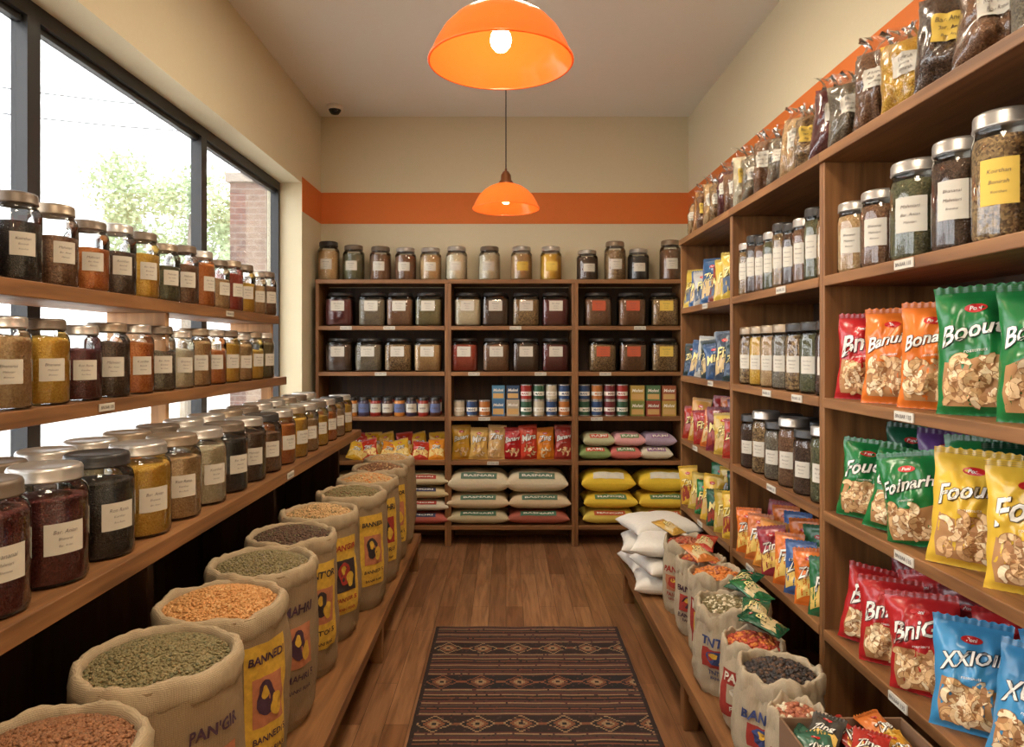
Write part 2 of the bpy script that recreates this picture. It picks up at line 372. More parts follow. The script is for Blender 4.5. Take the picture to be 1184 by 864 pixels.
def fillheap(r,mat1,mat2,gs,count,seed,el=1.2,hd=.045,mixr=.88):
    rr=random.Random(seed); mb=MB()
    mb.lathe([(r,-.02),(r*.98,0),(r*.7,hd*.5),(r*.35,hd*.87),(0,hd)],32,mat1)
    for i in range(count):
        a=rr.uniform(0,2*pi); q=r*.97*math.sqrt(rr.random()); z=hd*(1-(q/r)**2)+rr.uniform(-.3,.3)*gs
        b=rr.uniform(0,pi); ca,sa=math.cos(b),math.sin(b); x0,y0=q*math.cos(a),q*math.sin(a); g=gs*rr.uniform(.85,1.15)
        mb.add([(x0+g*(x*el*ca-y*sa),y0+g*(x*el*sa+y*ca),z+g*w*.8) for x,y,w in IV],IF,mat1 if rr.random()<mixr else mat2,True)
    return mb.mesh('heap')
def sack(r,h,seed,panel=None,paneltext=None,span=.42,mat=BUR,rim=BUR2,panelang=0.0,crum=1.0,pz=.47,ph=.27):
    prof=[(0,.82),(.08,.93),(.35,1.0),(.7,.97),(1,.92)]
    def rad(t,z):
        b=interp(prof,max(0,min(1,z/h)))*r; c,s_=math.cos(t),math.sin(t)
        n=noise.noise(Vector((c*1.5,s_*1.5,z*4+seed*3.1)))
        n2=noise.noise(Vector((c*4.5,s_*4.5,z*7+seed*7)))
        n3=abs(noise.noise(Vector((c*7+z*6,s_*7,z*14+seed*5))))
        return b*(1+crum*(.055*n+.04*n2-.045*n3))
    mb=MB(); N=26
    mb.lathe([(1,h*k/N) for k in range(N+1)],72,mat,lambda t,z,q: rad(t,z))
    mb.lathe([(0,0),(1,0.0)],72,mat,lambda t,z,q: rad(t,0))
    body=mb.mesh('sack_body')
    mb=MB()
    def rimf(t,z,q): 
        return q*rad(t,h)*(1+.03*crum*noise.noise(Vector((math.cos(t)*4,math.sin(t)*4,seed+z*20)))+.014*noise.noise(Vector((math.cos(t)*12,math.sin(t)*12,seed+z*60))))
    zr=[(.87,h-.035),(.875,h-.004),(.90,h+.010),(.945,h+.015),(.995,h+.010),(1.025,h-.004),(1.035,h-.024),(1.02,h-.046),(.99,h-.052)]
    mb.lathe(zr,96,rim,rimf)
    for i,(x,y,z) in enumerate(mb.v): 
        t=math.atan2(y,x); mb.v[i]=(x,y,z+.016*crum*noise.noise(Vector((math.cos(t)*2.2,math.sin(t)*2.2,seed*2)))+(.014*noise.noise(Vector((math.cos(t)*6,math.sin(t)*6,seed*3))) if z<h-.02 else .006*noise.noise(Vector((math.cos(t)*8,math.sin(t)*8,seed*3)))))
    sp=[('sack_body',body),('rolled_rim',mb.mesh('rolled_rim'),'pale folded burlap rim')]
    if panel:
        mb=MB(); zc=h*pz; zh=h*ph
        def S(x,z,off):
            a=-pi/2+x/r+panelang; q=rad(a,z)+off; return (q*math.cos(a),q*math.sin(a),z)
        hw=span*r
        plain=panel[0] in (BUR,BURW)
        if not plain: mb.grid(lambda u,v:S((u*2-1)*hw,zc+(v*2-1)*zh,.003),12,16,panel[0])
        def block(x0,z0,x1,z1,m,o=.005): mb.grid(lambda u,v:S(x0+(x1-x0)*u,z0+(z1-z0)*v,o),8,8,m)
        def oval(x0,z0,a,b2,m,o):
            vs=[S(x0,z0,o)]+[S(x0+a*math.cos(t)*(1+.2*math.sin(3*t+seed)),z0+b2*math.sin(t),o) for t in [2*pi*i/16 for i in range(16)]]
            mb.add(vs,[(0,1+i,1+(i+1)%16) for i in range(16)],m)
        vs,fs=textw(paneltext,hw*1.7,.1,.03,zh*.4)
        mb.add([S(x,zc+zh*.74+z,.007) for x,z in vs],fs,panel[1])
        block(-hw*.7,zc-zh*.4,hw*.7,zc+zh*.42,panel[2])
        oval(-hw*.15,zc+.02*h,hw*.38,zh*.3,panel[1],.007); oval(hw*.25,zc-.03*h,hw*.25,zh*.2,YEL if plain else panel[0],.0085); oval(-hw*.2,zc+.05*h,hw*.14,zh*.12,YEL,.009)
        vs,fs=textw(paneltext+' 5',hw*1.5,.1,.02,zh*.22)
        mb.add([S(x,zc-zh*.60+z,.007) for x,z in vs],fs,panel[1])
        vs,fs=textw('BANNI RIAR',hw*1.3,0,.02,zh*.14)
        mb.add([S(x,zc-zh*.86+z,.007) for x,z in vs],fs,panel[1])
        sp.append(('printed_panel',mb.mesh('printed_panel'),'printed panel with lettering'))
    return sp
def worn(c,name): return flat(c,.9,0,.35,0,60,name=name)
YEL=worn((206,162,56),'yellow_panel'); PUR=worn((70,42,58),'purple_ink'); ORP=worn((180,112,76),'orange_panel'); REDP=worn((156,50,38),'red_panel'); DRK=worn((56,44,42),'worn_ink'); WHP=worn((216,206,188),'pale_print')
LS=[(-.90,1.34,.215,.52,'rust','brown',.0048,None),
(-.865,1.72,.215,.54,'olive','green',.0046,(BUR,PUR,ORP)),
(-.865,2.1,.212,.54,'lentil','chickpea',.0055,(YEL,PUR,ORP)),
(-.865,2.46,.205,.545,'olive','seed',.0048,(BUR,PUR,ORP)),
(-.875,2.83,.20,.545,'dkbrown','green',.0055,(YEL,DRK,ORP)),
(-.86,3.2,.195,.55,'tan','olive',.0055,(YEL,REDP,DRK)),
(-.80,3.58,.195,.56,'olive','brown',.006,(YEL,DRK,ORP)),
(-.79,3.95,.195,.56,'tan','orange',.006,(YEL,DRK,REDP)),
(-.79,4.32,.19,.56,'brown','tan',.006,(YEL,DRK,ORP)),
(-.79,4.68,.185,.56,'tan','cream',.006,None)]
TXS=["TNT'OR","PAN'GIR","BANNEDI","MAHRI"]
for i,(x,y,r,h,f,f2,g,pn) in enumerate(LS):
    r=r*.965
    place('burlap_sack',sack(r,h,i+1,pn,TXS[i%4],span=.40,panelang=[1,1.12,1.1,1.0,.95,.9,.85,.8,.8,.8][i],pz=.54,ph=.31),(x,y,.24),0,label='open burlap sack of %s, folded rim, on low bench'%DESC[f],cat='sack',group='open burlap sacks on the low bench')
    ob('dried_%s'%('beans' if i%2 else 'lentils'),fillheap(r*.83,gm(f),gm(f2),g,int(min(3000,1.7*(r*.8)**2/g**2)),i),(x,y,.24+h-.012),label='loose %s heaped in an open burlap sack'%DESC[f],cat='dried pulses',kind='stuff')
BLUP=worn((56,66,112),'blue_panel')
RS=[(.90,3.47,.12,.34,'bean','red',.009,(BURW,REDP,ORP)),(.905,3.21,.12,.33,'red','orange',.009,(BURW,PUR,REDP)),
(.90,2.96,.12,.35,'orange','bean',.009,(REDP,WHP,YEL)),(.875,2.68,.148,.32,'olive','cream',.0065,(BURW,BLUP,REDP)),
(.865,2.41,.118,.29,'red','orange',.008,(REDP,WHP,BURW)),
(.85,2.15,.135,.31,'black','dkbrown',.0072,(BURW,BLUP,REDP)),(.815,1.925,.09,.29,'bean','cream',.008,(REDP,WHP,BURW))]
for i,(x,y,r,h,f,f2,g,pn) in enumerate(RS):
    place('cloth_sack',sack(r,h,i+21,pn,TXS[(i+1)%4],span=.75,mat=BURW,rim=BURW,panelang=-.6,crum=2.0),(x,y,.24),0,label='small crumpled sack of %s, printed front, on bench'%DESC[f],cat='sack',group='small open sacks on the bench')
    ob('dried_beans',fillheap(r*.80,gm(f),gm(f2),g,int(1.4*(r*.8)**2/g**2),i+30,hd=.03,mixr=.65),(x,y,.24+h-.012),label='loose %s heaped in a small cloth sack'%DESC[f],cat='dried pulses',kind='stuff')
# ------------------------------------------------------------ snack bags
CASH=[flat((226,192,144),.6,name='nut_light'),flat((210,168,116),.6,name='nut_mid'),flat((238,216,176),.6,name='nut_pale')]; CASHD=flat((164,116,72),.6,name='nut_outline'); CASHB=flat((176,128,80),.6,name='nut_backing')
class Bag:
    def __init__(s,w,h,t,seed): s.w,s.h,s.t,s.seed=w,h,t,seed
    def W(s,v): return s.w/2*(1-.10*math.sin(pi*v)+.02*math.sin(9*v+s.seed)+.012*math.sin(23*v+s.seed*2))
    def T(s,u,v):
        vv=(v-.03)/.90
        if vv<=0 or vv>=1: return .0012
        b=s.t/2*(max(0,1-abs(u)**2.1))**.62*(math.sin(pi*vv**.78))**.55
        g=s.seed*2.3
        wr=.26*s.t*noise.noise(Vector((u*1.8,v*4,g)))*(1-u*u)+.2*s.t*(abs(noise.noise(Vector((u*3.5+v*2,v*6-u*2,g+4))))-.25)
        pl=.06*s.t*math.sin(u*14+s.seed)*max(0,1-min(vv,1-vv)*4)
        edge=min(1,min(vv,1-vv)*8)
        return max(.0012,b+(wr+pl)*edge*(b/(s.t/2)))
    def S(s,x,z,off=0):
        v=z/s.h; u=max(-1,min(1,x/s.W(v))); return (x,-s.T(u,v)-off,z)
def nut(mb,bag,cx,cz,a,sc,rr,lay):
    for big,mt,o in ((1.0,CASHD,0),(.84,rr.choice(CASH),.0004)):
        vs=[];n=7
        for i in range(n+1):
            t=-1.3+2.6*i/n; th=.46*(math.sin(pi*(i+.5)/(n+1)))**.5*big
            for q in (1-th,1+th): 
                x,z=q*math.cos(t)*.7-.4,q*math.sin(t)*.75*(1 if big==1 else .95); vs.append((cx+sc*(x*math.cos(a)-z*math.sin(a)),cz+sc*(x*math.sin(a)+z*math.cos(a))))
        mb.add([bag.S(x,z,.0014+lay*.0005+o) for x,z in vs],[(2*i,2*i+1,2*i+3,2*i+2) for i in range(n)],mt)
def snack(w,h,t,col,logo,lcol=WHITE,seed=1,nuts=26,emblem=(190,30,30),accent=None,rot=.2):
    def f():
        bag=Bag(w,h,t,seed); m=flat(col,.27,0,.08,name='foil_%d_%d_%d'%col); mb=MB()
        m2=flat(tuple(int(c*.8) for c in col),.32,0,.08,name='foil_crimp')
        zz=lambda u,v: .002*math.sin(u*60) if v>.95 or v<.03 else 0
        top=lambda u,v: v*h+(.004*(int(u*18)%2) if v>=.999 else 0)
        mb.grid(lambda u,v:((u*2-1)*bag.W(v),-bag.T(u*2-1,v)+zz(u,v),top(u,v)),26,34,m)
        mb.grid(lambda u,v:((u*2-1)*bag.W(v),.75*bag.T(u*2-1,v)+zz(u,v),top(u,v)),26,34,m,flip=True)
        body=mb.mesh('bag_body')
        mb=MB(); rr=random.Random(seed*13+5)
        for q in (.955,.97,.985): mb.grid(lambda u,v:((u*2-1)*bag.W(q),-.0032+.002*math.sin(u*60),h*(q+.006*v)),26,1,m2)
        if accent:
            am=flat(accent,.35,name='foil_accent')
            mb.grid(lambda u,v:bag.S((u*2-1)*w*.41,h*(.1+.36*v)+.02*math.sin(u*3),.0006),12,10,am)
        if nuts>20:
            mb.grid(lambda u,v:bag.S((u*2-1)*w*(.40-.08*abs(v-.4)),h*(.07+.36*v)+(.03*h*math.sin(u*5+seed))*v,.0009),14,12,CASHB)
        if emblem:
            em=flat(emblem,.4,name='emblem_print')
            vs=[bag.S(0,h*.82,.0016)]+[bag.S(w*.13*math.cos(a),h*.82+h*.035*math.sin(a),.0016) for a in [2*pi*i/20 for i in range(20)]]
            mb.add(vs,[(0,1+i,1+(i+1)%20) for i in range(20)],em)
            tv,tf=textw("Poni",w*.17,.2,.02,h*.035); mb.add([bag.S(x,h*.82+z,.0026) for x,z in tv],tf,WHITE)
        tv,tf=textw(logo,w*.80,.4,.02,h*.2)
        # letters swell and arch across the front
        tv=[(x,z*(1.12-.5*(x/w+.1))+.012*h/.28*math.cos(x/w*3.0)) for x,z in tv]
        ca,sa=math.cos(rot),math.sin(rot)
        lz=h*.62 if nuts else h*.54
        dk=flat(tuple(int(c*.4) for c in col),.5,name='logo_outline')
        for dx,dz in ((.002,-.0022),(-.0013,.0013),(.002,.001),(-.001,-.002)):
            mb.add([bag.S(x*ca-z*sa+dx,lz+x*sa+z*ca+dz,.0018) for x,z in tv],tf,dk)
        mb.add([bag.S(x*ca-z*sa,lz+x*sa+z*ca,.0032) for x,z in tv],tf,lcol)
        tv,tf=textw("roastinuts",w*.42,.1,0,h*.025); mb.add([bag.S(x,h*.495+z+x*.1,.0022) for x,z in tv],tf,lcol)
        for i in range(nuts):
            cx=rr.uniform(-.30,.30)*w; cz=h*(.11+.31*rr.random()) ; nut(mb,bag,cx,cz,rr.uniform(0,6.3),w*.145,rr,i%8)
        return [('bag_body',body),('printed_front',mb.mesh('printed_front'),'printed lettering and picture of nuts' if nuts else 'printed lettering')]
    return cached(('snack',w,h,t,col,logo,seed,nuts,emblem,accent,lcol.name),f)
RED=(174,36,38); ORA=(216,114,42); GRN=(30,112,56); YLW=(216,176,60); BLU=(66,140,188); DGR=(26,80,54); PUP=(92,58,112)
CN={RED:'red',ORA:'orange',GRN:'green',YLW:'yellow',BLU:'light blue',DGR:'dark green',PUP:'purple'}
CREAML=flat((238,222,150),.5,name='cream_print')
def put_bag(x,y,z,w,h,t,col,logo,rz,where,grp,seed=1,nuts=26,lean=-.1,lcol=WHITE,emblem=(190,30,30),accent=None,jit=1.0,ry=0):
    n=CN.get(col,'coloured')
    if nuts: nuts=max(nuts,9); nuts=36 if nuts>20 else nuts
    place('snack_bag',snack(w,h,t,col,logo,lcol,seed,nuts,emblem,accent),(x,y,z),rz+R.uniform(-.16,.16)*jit,rx=lean+R.uniform(-.06,.04)*jit,ry=ry+R.uniform(-.06,.06)*jit,label='shiny %s foil bag lettered %s, %s'%(n,logo,where),cat='snack bag',group=grp)
# ------------------------------------------------------------ right shelving
ZR=[2.23,1.80,1.38,.99,.58]
XF=1.10; XBK=1.505
U=[]
for (a,b2) in ((1.44,2.41),(2.41,3.38),(3.38,4.36)):
    e=ob('shelving_unit',None,((XF+XBK)/2,(a+b2)/2,0),label='tall brown wooden shelving unit with five shelves against wall',cat='shelf',group='tall wall shelving units')
    U.append(e)
    boxpart('side_panel',e,(XF,a,0,XBK,a+.02,2.195),WZ); boxpart('side_panel',e,(XF,b2-.02,0,XBK,b2,2.195),WZ)
    for i,z in enumerate(ZR): boxpart('shelf_board',e,(XF-.004 if i else XF-.012,a+.02 if i else a,z-.035,XBK-.012,b2-.02 if i else b2,z),WY)
    boxpart('shelf_board',e,(XF,a+.02,.06,XBK-.012,b2-.02,.09),WY)
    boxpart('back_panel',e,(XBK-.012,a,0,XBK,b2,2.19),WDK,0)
for yy,zi in ((1.9,1),(1.9,2),(1.9,3),(1.93,4)): tag(U[0],XF-.005,yy,ZR[zi]-.0175,-pi/2)
for yy,zi in ((2.75,1),(2.9,2),(2.85,3),(3.1,4),(2.6,2)): tag(U[1],XF-.005,yy,ZR[zi]-.0175,-pi/2)
for yy,zi in ((3.8,1),(3.7,2),(4.0,3),(3.9,4)): tag(U[2],XF-.005,yy,ZR[zi]-.0175,-pi/2)
GJ='jars on the tall shelving'
for (x,y,r,h,f,l,p) in ((1.17,2.31,.058,.235,'tan','s',PAPER),(1.175,2.16,.062,.24,'brown','s',PAPER),(1.19,1.99,.077,.285,'green','s',PAPER),(1.185,1.805,.066,.29,'dkbrown','s',PAPER),(1.195,1.65,.073,.31,'mix','s',PAPERY),(1.2,1.51,.055,.3,'brown','s',PAPER)):
    put_jar(x,y,ZR[1],r,h,f,l,-.85,'tall wall shelf',GJ,paper=p,level=.8,shape='tall',lablow=.27,labhi=.62,span=.55)
for (x,y,r,h,f,l) in ((1.37,2.2,.07,.27,'dkbrown','k'),(1.38,2.0,.07,.27,'brown','k'),(1.38,1.8,.07,.28,'mix','s'),(1.38,1.6,.07,.28,'green','s')):
    put_jar(x,y,ZR[1],r,h,f,l,-.95,'tall wall shelf',GJ,level=.8,shape='tall')
for i in range(9): put_jar(1.155,3.3-i*.104,ZR[1],.044,.25+.02*(i%3==1),['mix','dkbrown','brown','green'][i%4],'k' if i%3 else 's',-.95,'tall wall shelf',GJ,level=.82,shape='tall',lablow=.3,labhi=.62,span=.5)
for i in range(7): put_jar(1.165,3.28-i*.135,ZR[2],.057,.27,['mix','yellow','tan','seed','mix','green','dkbrown'][i],'k' if i>3 else 'b',-.95,'tall wall shelf',GJ,level=.8,shape='tall',lablow=.28,labhi=.52)
for i in range(6): put_jar(1.17,3.26-i*.15,ZR[3],.062,.25+.03*(i%2),['dkbrown','mix','seed','brown','dkbrown','green'][i],'s' if i%2 else 'k',-.95,'tall wall shelf',GJ,level=.8,shape='tall',lablow=.28,labhi=.52)
for zi in (1,2,3):
    for i in range(6): put_jar(1.34,3.26-i*.15,ZR[zi],.06,.25,['dkbrown','mix','black','brown','green','black'][i],'k',-.95,'tall wall shelf',GJ,level=.8,shape='tall')
G='snack bags on the tall shelving'
A=-.72
for (x,y,w,h,c,l,s) in ((1.175,2.29,.16,.285,RED,'Bnti',1),(1.18,2.115,.175,.295,ORA,'Banuits',2),(1.185,1.925,.175,.30,ORA,'Bonarti',3),(1.19,1.735,.195,.33,GRN,'Boouti',4),(1.2,1.545,.18,.32,GRN,'Bonarh',5)):
    put_bag(x,y,ZR[2],w,h,.11,c,l,A,'tall wall shelf',G,s,jit=.6)
for (x,y,c,l,s) in ((1.37,2.2,RED,'Bnti',1),(1.37,2.0,ORA,'Banuits',2),(1.38,1.8,GRN,'Bonarh',5),(1.38,1.6,GRN,'Boouti',4)):
    put_bag(x,y,ZR[2],.17,.29,.09,c,l,A,'tall wall shelf',G,s)
for (x,y,w,h,c,l,s) in ((1.175,2.27,.175,.26,GRN,'Foueh',6),(1.175,2.10,.17,.26,GRN,'Gonarh',7),(1.17,1.95,.175,.265,GRN,'Foinarh',8),(1.175,1.755,.195,.30,YLW,'Foourh',9),(1.19,1.56,.19,.30,YLW,'Forni',10)):
    put_bag(x,y,ZR[3],w,h,.11,c,l,A,'tall wall shelf',G,s,lean=-.16,ry=R.uniform(-.14,.14))
for (x,y,c,l,s) in ((1.33,2.29,DGR,'Foueh',6),(1.34,2.12,PUP,'Foueh',6),(1.34,1.96,GRN,'Foinarh',8),(1.35,1.8,DGR,'Foueh',6),(1.35,1.64,GRN,'Foinarh',8),(1.35,1.52,YLW,'Foourh',9)):
    put_bag(x,y,ZR[3],.165,.31,.08,c,l,A,'tall wall shelf',G,s)
for (x,y,w,h,c,l,s) in ((1.175,2.27,.165,.25,RED,'Baui',11),(1.175,2.11,.18,.26,RED,'BniCt',12),(1.175,1.925,.19,.275,RED,'BniGt',13),(1.17,1.74,.18,.275,BLU,'XXIOII',14),(1.18,1.56,.18,.285,BLU,'XUIOI',15)):
    put_bag(x,y,ZR[4],w,h,.11,c,l,A,'tall wall shelf',G,s,lean=-.22,ry=R.uniform(-.2,.2))
for (x,y,c,l,s) in ((1.33,2.27,(110,24,28),'Baui',11),(1.33,2.11,RED,'Baui',11),(1.33,1.96,(110,24,28),'BniCt',12),(1.34,1.8,RED,'BniGt',13),(1.34,1.64,BLU,'XXIOII',14)):
    put_bag(x,y,ZR[4],.16,.28,.08,c,l,A,'tall wall shelf',G,s,ry=R.uniform(-.2,.2))
pk=[ORA,(196,110,50),(216,144,60),(150,50,60),ORA,(64,96,150),ORA,(44,104,64)]
for i in range(8):
    put_bag(1.15,3.27-i*.112,ZR[4],.125,.21,.06,pk[i],['Zing','Fiz','Zita'][i%3],-.7,'tall wall shelf',G,20+i%3,nuts=0,accent=(226,190,100),lean=-.2,ry=R.uniform(-.25,.25))
    put_bag(1.27,3.25-i*.115,ZR[4],.13,.25,.05,pk[(i+3)%8],['Zing','Fiz','Zita'][i%3],-.7,'tall wall shelf',G,20+i%3,nuts=0,accent=(190,70,44),lean=-.1,ry=R.uniform(-.12,.12))
fs_=[[(196,168,70),(56,90,134),(176,174,168),(50,84,124),(120,56,44),(196,168,70)],
 [(44,60,60),(56,84,124),(176,174,166),(50,60,60),(56,84,124),(60,70,84)],
 [(160,52,38),(186,134,52),(160,44,42),(196,106,48),(116,42,56),(190,158,66)],
 [YLW,(186,160,64),GRN,YLW,DGR,(186,160,64)]]
for zi in range(4):
    for i in range(7):
        put_bag(1.15,4.28-i*.13,ZR[zi+1],.125,.20+.04*((i+zi)%3==0)+.02*(i%2),.05,fs_[zi][i%6],['Zing','Mira','Fiz'][i%3],-.7,'tall wall shelf',G,30+(i+zi)%4,nuts=0,accent=(196,166,110) if i%2 else ((150,60,44) if zi>1 else (60,76,100)),lcol=CREAML,ry=R.uniform(-.1,.1))
        if i<5: put_bag(1.30,4.2-i*.15,ZR[zi+1],.14,.27,.05,fs_[zi][(i+2)%6],['Zing','Mira','Fiz'][i%3],-.8,'tall wall shelf',G,30+(i+zi)%4,nuts=0,accent=(196,166,110))
# clear spice pouches on top
def pouch(w,h,t,fill,seed,paper=PAPER):
    def f():
        bag=Bag(w,h,t,seed); mb=MB()
        def top(u,v,sg): 
            k=max(0,(v-.78)/.22)
            ruf=.016*math.sin(u*15+seed)*k+.008*math.sin(u*31+v*20)*k
            return ((u*2-1)*bag.W(v)*(1-1.2*k*(1-k)),sg*(bag.T(u*2-1,v)+.003)*(1-.5*k)+ruf,v*h)
        mb.grid(lambda u,v:top(u,v,-1),24,26,FILM); mb.grid(lambda u,v:top(u,v,.9),24,26,FILM,flip=True); film=mb.mesh('plastic_film')
        mb=MB(); L=.84
        def S(u,v,sg): x=(u*2-1); return (x*bag.W(v*L)*.97,sg*max(.004,bag.T(x*.97,v*L)*(1 if v<.88 else max(0,(1-v)/.12)**.5))*.96,max(.006,v*L*h))
        mb.grid(lambda u,v:S(u,v,-1),18,22,gm(fill)); mb.grid(lambda u,v:S(u,v,.9),18,22,gm(fill),flip=True); fl=mb.mesh('spice_fill')
        mb=MB(); mb.grid(lambda u,v:bag.S((u*2-1)*w*.2,h*(.38+.22*v),.005),8,6,paper)
        for zz_,ww in ((.55,.3),(.49,.26),(.43,.2)):
            tv,tf=textw(WORDS[seed%6],w*ww,.2,-.005,h*.035); mb.add([bag.S(x,h*zz_+z,.0065) for x,z in tv],tf,INK)
        return [('plastic_film',film),('spice_fill',fl),('label',mb.mesh('label'))]
    return cached(('pouch',w,h,t,fill,seed,paper.name),f)
pf=['tan','lentil','brown','tan','mix','maroon','brown','cream','seed','brown','seed','tan','mix','maroon','seed','brown','yellow','dkbrown','brown','seed']
GT='pouches and jars on top of the tall shelving'
i=0; y=4.28
while y>1.6:
    s=.13+.05*min(1,(4.3-y)/2.2)
    place('spice_pouch',pouch(round(s*1.15,2),round(.26+.05*(i%2),2),.15,pf[i%20],40+i%5,PAPERY if i%5==2 else PAPER),(1.19,y,ZR[0]),-.75+R.uniform(-.2,.2),rx=R.uniform(-.08,.05),ry=R.uniform(-.08,.08),label='clear pouch of %s with paper label atop tall shelving'%DESC[pf[i%20]],cat='spice bag',group=GT)
    y-=s*.93; i+=1
put_jar(1.19,1.50,ZR[0],.08,.30,'seed','s',-.9,'top of tall shelving',GT,level=.8,shape='tall')
for i in range(14): place('spice_pouch',pouch(.18,.30,.12,pf[(i*5)%20],40+i%5),(1.37,4.2-i*.19,ZR[0]),-.85+R.uniform(-.2,.2),label='clear pouch of %s with paper label atop tall shelving'%DESC[pf[(i*5)%20]],cat='spice bag',group=GT)
# ------------------------------------------------------------ back shelving
YS=5.41; YE=5.74
ZBK=[2.09,1.726,1.367,1.016,.67,.164]
secs=[(-1.49,-.453),(-.453,.541),(.541,1.40)]
BU=[]
for (a,b2) in secs:
    e=ob('shelving_unit',None,((a+b2)/2,(YS+YE)/2,0),label='brown wooden display shelving unit along the end wall',cat='shelf',group='shelving units along the end wall')
    BU.append(e)
    boxpart('side_panel',e,(a,YS,0,a+.025,YE,2.058),WZ); boxpart('side_panel',e,(b2-.025,YS,0,b2,YE,2.058),WZ)
    for i,z in enumerate(ZBK):
        boxpart('shelf_board',e,(a if i==0 else a+.025,YS-.006,z-.032,b2 if i==0 else b2-.025,YE-.012,z),WX)
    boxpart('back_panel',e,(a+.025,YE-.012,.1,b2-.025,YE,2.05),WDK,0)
def btag(k,x,zi): tag(BU[k],px(x,5.4),YS-.007,ZBK[zi]-.016,0)
for k,x,zi in ((0,400,1),(0,450,1),(1,596,1),(1,548,2),(1,625,2),(2,740,1),(2,700,2),(0,440,2),(1,560,3),(2,690,3),(1,570,4)): btag(k,x,zi)
GB='jars on the end wall shelving'
tops=[(380,'tan','k',.3),(409,'green','w',.27),(440,'brown','w',.26),(469,'brown','s',.25),(498,'tan','s',.25),(528,'cream','s',.26),(566,'cream','w',.26),(603,'tan','s',.26),(637,'yellow','s',.26),(679,'dkbrown','s',.23),(711,'mix','b',.30),(738,'black','s',.24),(775,'brown','b',.31)]
for x,f,l,h in tops:
    put_jar(px(x,5.56),5.56,ZBK[0],.086,h+.015,f,l,R.uniform(-.1,.1),'end wall shelving top',GB,level=.76,paper=PAPERY if x in(603,637) else PAPER,span=.55)
r1=[(393,'maroon'),(431,'seed'),(463,'brown'),(496,'olive'),(541,'cream'),(573,'dkbrown'),(608,'mix'),(642,'maroon'),(691,'brown'),(730,'brown'),(768,'mix')]
r2=[(393,'dkbrown'),(427,'seed'),(461,'mix'),(495,'tan'),(537,'red'),(574,'brown'),(608,'dkbrown'),(642,'maroon'),(696,'mix'),(731,'brown'),(768,'mix')]
for row,z in ((r1,ZBK[1]),(r2,ZBK[2])):
    for x,f in row:
        pp=PAPER if x<668 else (flat((186,86,54),.8,name='orange_label') if x<740 else PAPERY)
        put_jar(px(x,5.50),5.53,z,.106,.265,f,'k',0,'end wall shelf',GB,level=.78,shape='square',paper=pp)
def smalljar(c,band):
    def f():
        mb=MB(); r,h=.042,.15
        mb.lathe([(0,0),(r*.95,0),(r,.006),(r,h*.78),(r*.8,h*.84)],20,flat(c,.3)); mb.lathe([(r*1.01,h*.2),(r*1.01,h*.66)],20,band)
        mb.lathe([(r*.9,h*.82),(r*.9,h*.98),(r*.8,h),(0,h)],20,BLACK)
        vs,fs=textw("BARIA",r*1.2,0,.01,.02); q=r*1.03; mb.add([(q*math.sin(x/q),-q*math.cos(x/q),h*.43+z) for x,z in vs],fs,INK)
        return [('j',mb.mesh('condiment_jar'))]
    return cached(('sj',c,band.name),f)
LB=flat((96,108,150),.7,name='blue_label')
for i in range(10):
    for rr_,yy in ((0,5.47),(1,5.6)):
        c=[(70,40,30),(140,40,30),(60,50,70),(190,120,50)][(i+rr_)%4]
        place('condiment_jar',smalljar(c,PAPER if (i+rr_)%3 else LB),(-.56-i*.094,yy,ZBK[3]),0,label='small condiment jar with paper label on end wall shelf',cat='jar',group='small condiment jars on the end wall shelf')
def can(c,r=.045,h=.125):
    def f():
        mb=MB(); mb.lathe([(0,0),(r*.96,0),(r,.004),(r*.97,.01)],24,STEEL); mb.lathe([(r*.975,.01),(r*.975,h-.01)],24,flat(c,.4)); mb.lathe([(r*.978,h*.3),(r*.978,h*.55)],24,WHITE)
        mb.lathe([(r*.97,h-.01),(r,h-.004),(r*.96,h),(r*.93,h-.004),(0,h-.004)],24,STEEL)
        q=r*.99; vs,fs=textw("MANI",r*1.3,0,.02,.03); mb.add([(q*math.sin(x/q),-q*math.cos(x/q),h*.42+z) for x,z in vs],fs,flat(c,.4)); return [('c',mb.mesh('tin_can'))]
    return cached(('can',c,r,h),f)
def carton(c,w=.11,h=.15):
    def f():
        mb=MB(); mb.box(-w/2,-.035,0,w/2,.035,h,flat(c,.5)); y=-.0355
        mb.add([(-w*.42,y,h*.1),(w*.42,y,h*.1),(w*.42,y,h*.45),(-w*.42,y,h*.45)],[(0,1,2,3)],flat((200,160,100),.5)); 
        vs,fs=textw("Mohni",w*.8,.2,.03,h*.3); mb.add([(x,y-.001,h*.68+z) for x,z in vs],fs,WHITE); return [('c',mb.mesh('carton'))]
    return cached(('ct',c,w,h),f)
cols=[(150,44,36),(48,84,60),(196,184,160),(46,70,110),(176,108,50),(104,36,40)]
def pcan(x,y,z,c): place('tin_can',can(c),(x,y,z),R.uniform(-.3,.3),label='small food can with coloured paper wrap on end wall shelf',cat='can',group='cans on the end wall shelf')
def pct(x,y,z,c,w=.11,h=.15): place('food_carton',carton(c,w,h),(x,y,z),0,label='small printed food carton on end wall shelf',cat='box',group='cartons on the end wall shelf')
x=-.37
for i in range(9):
    if i in (3,4): pct(x+.01,5.5,ZBK[3],(70,110,146) if i==3 else (170,160,140),.1,.13); pct(x+.01,5.5,ZBK[3]+.13,(76,126,156) if i==3 else (50,74,104),.1,.11); x+=.115
    else:
        pcan(x,5.48,ZBK[3],cols[(i+2)%6]); 
        if i>4: pcan(x,5.48,ZBK[3]+.125,cols[(i+1)%6])
        x+=.1
x=.62
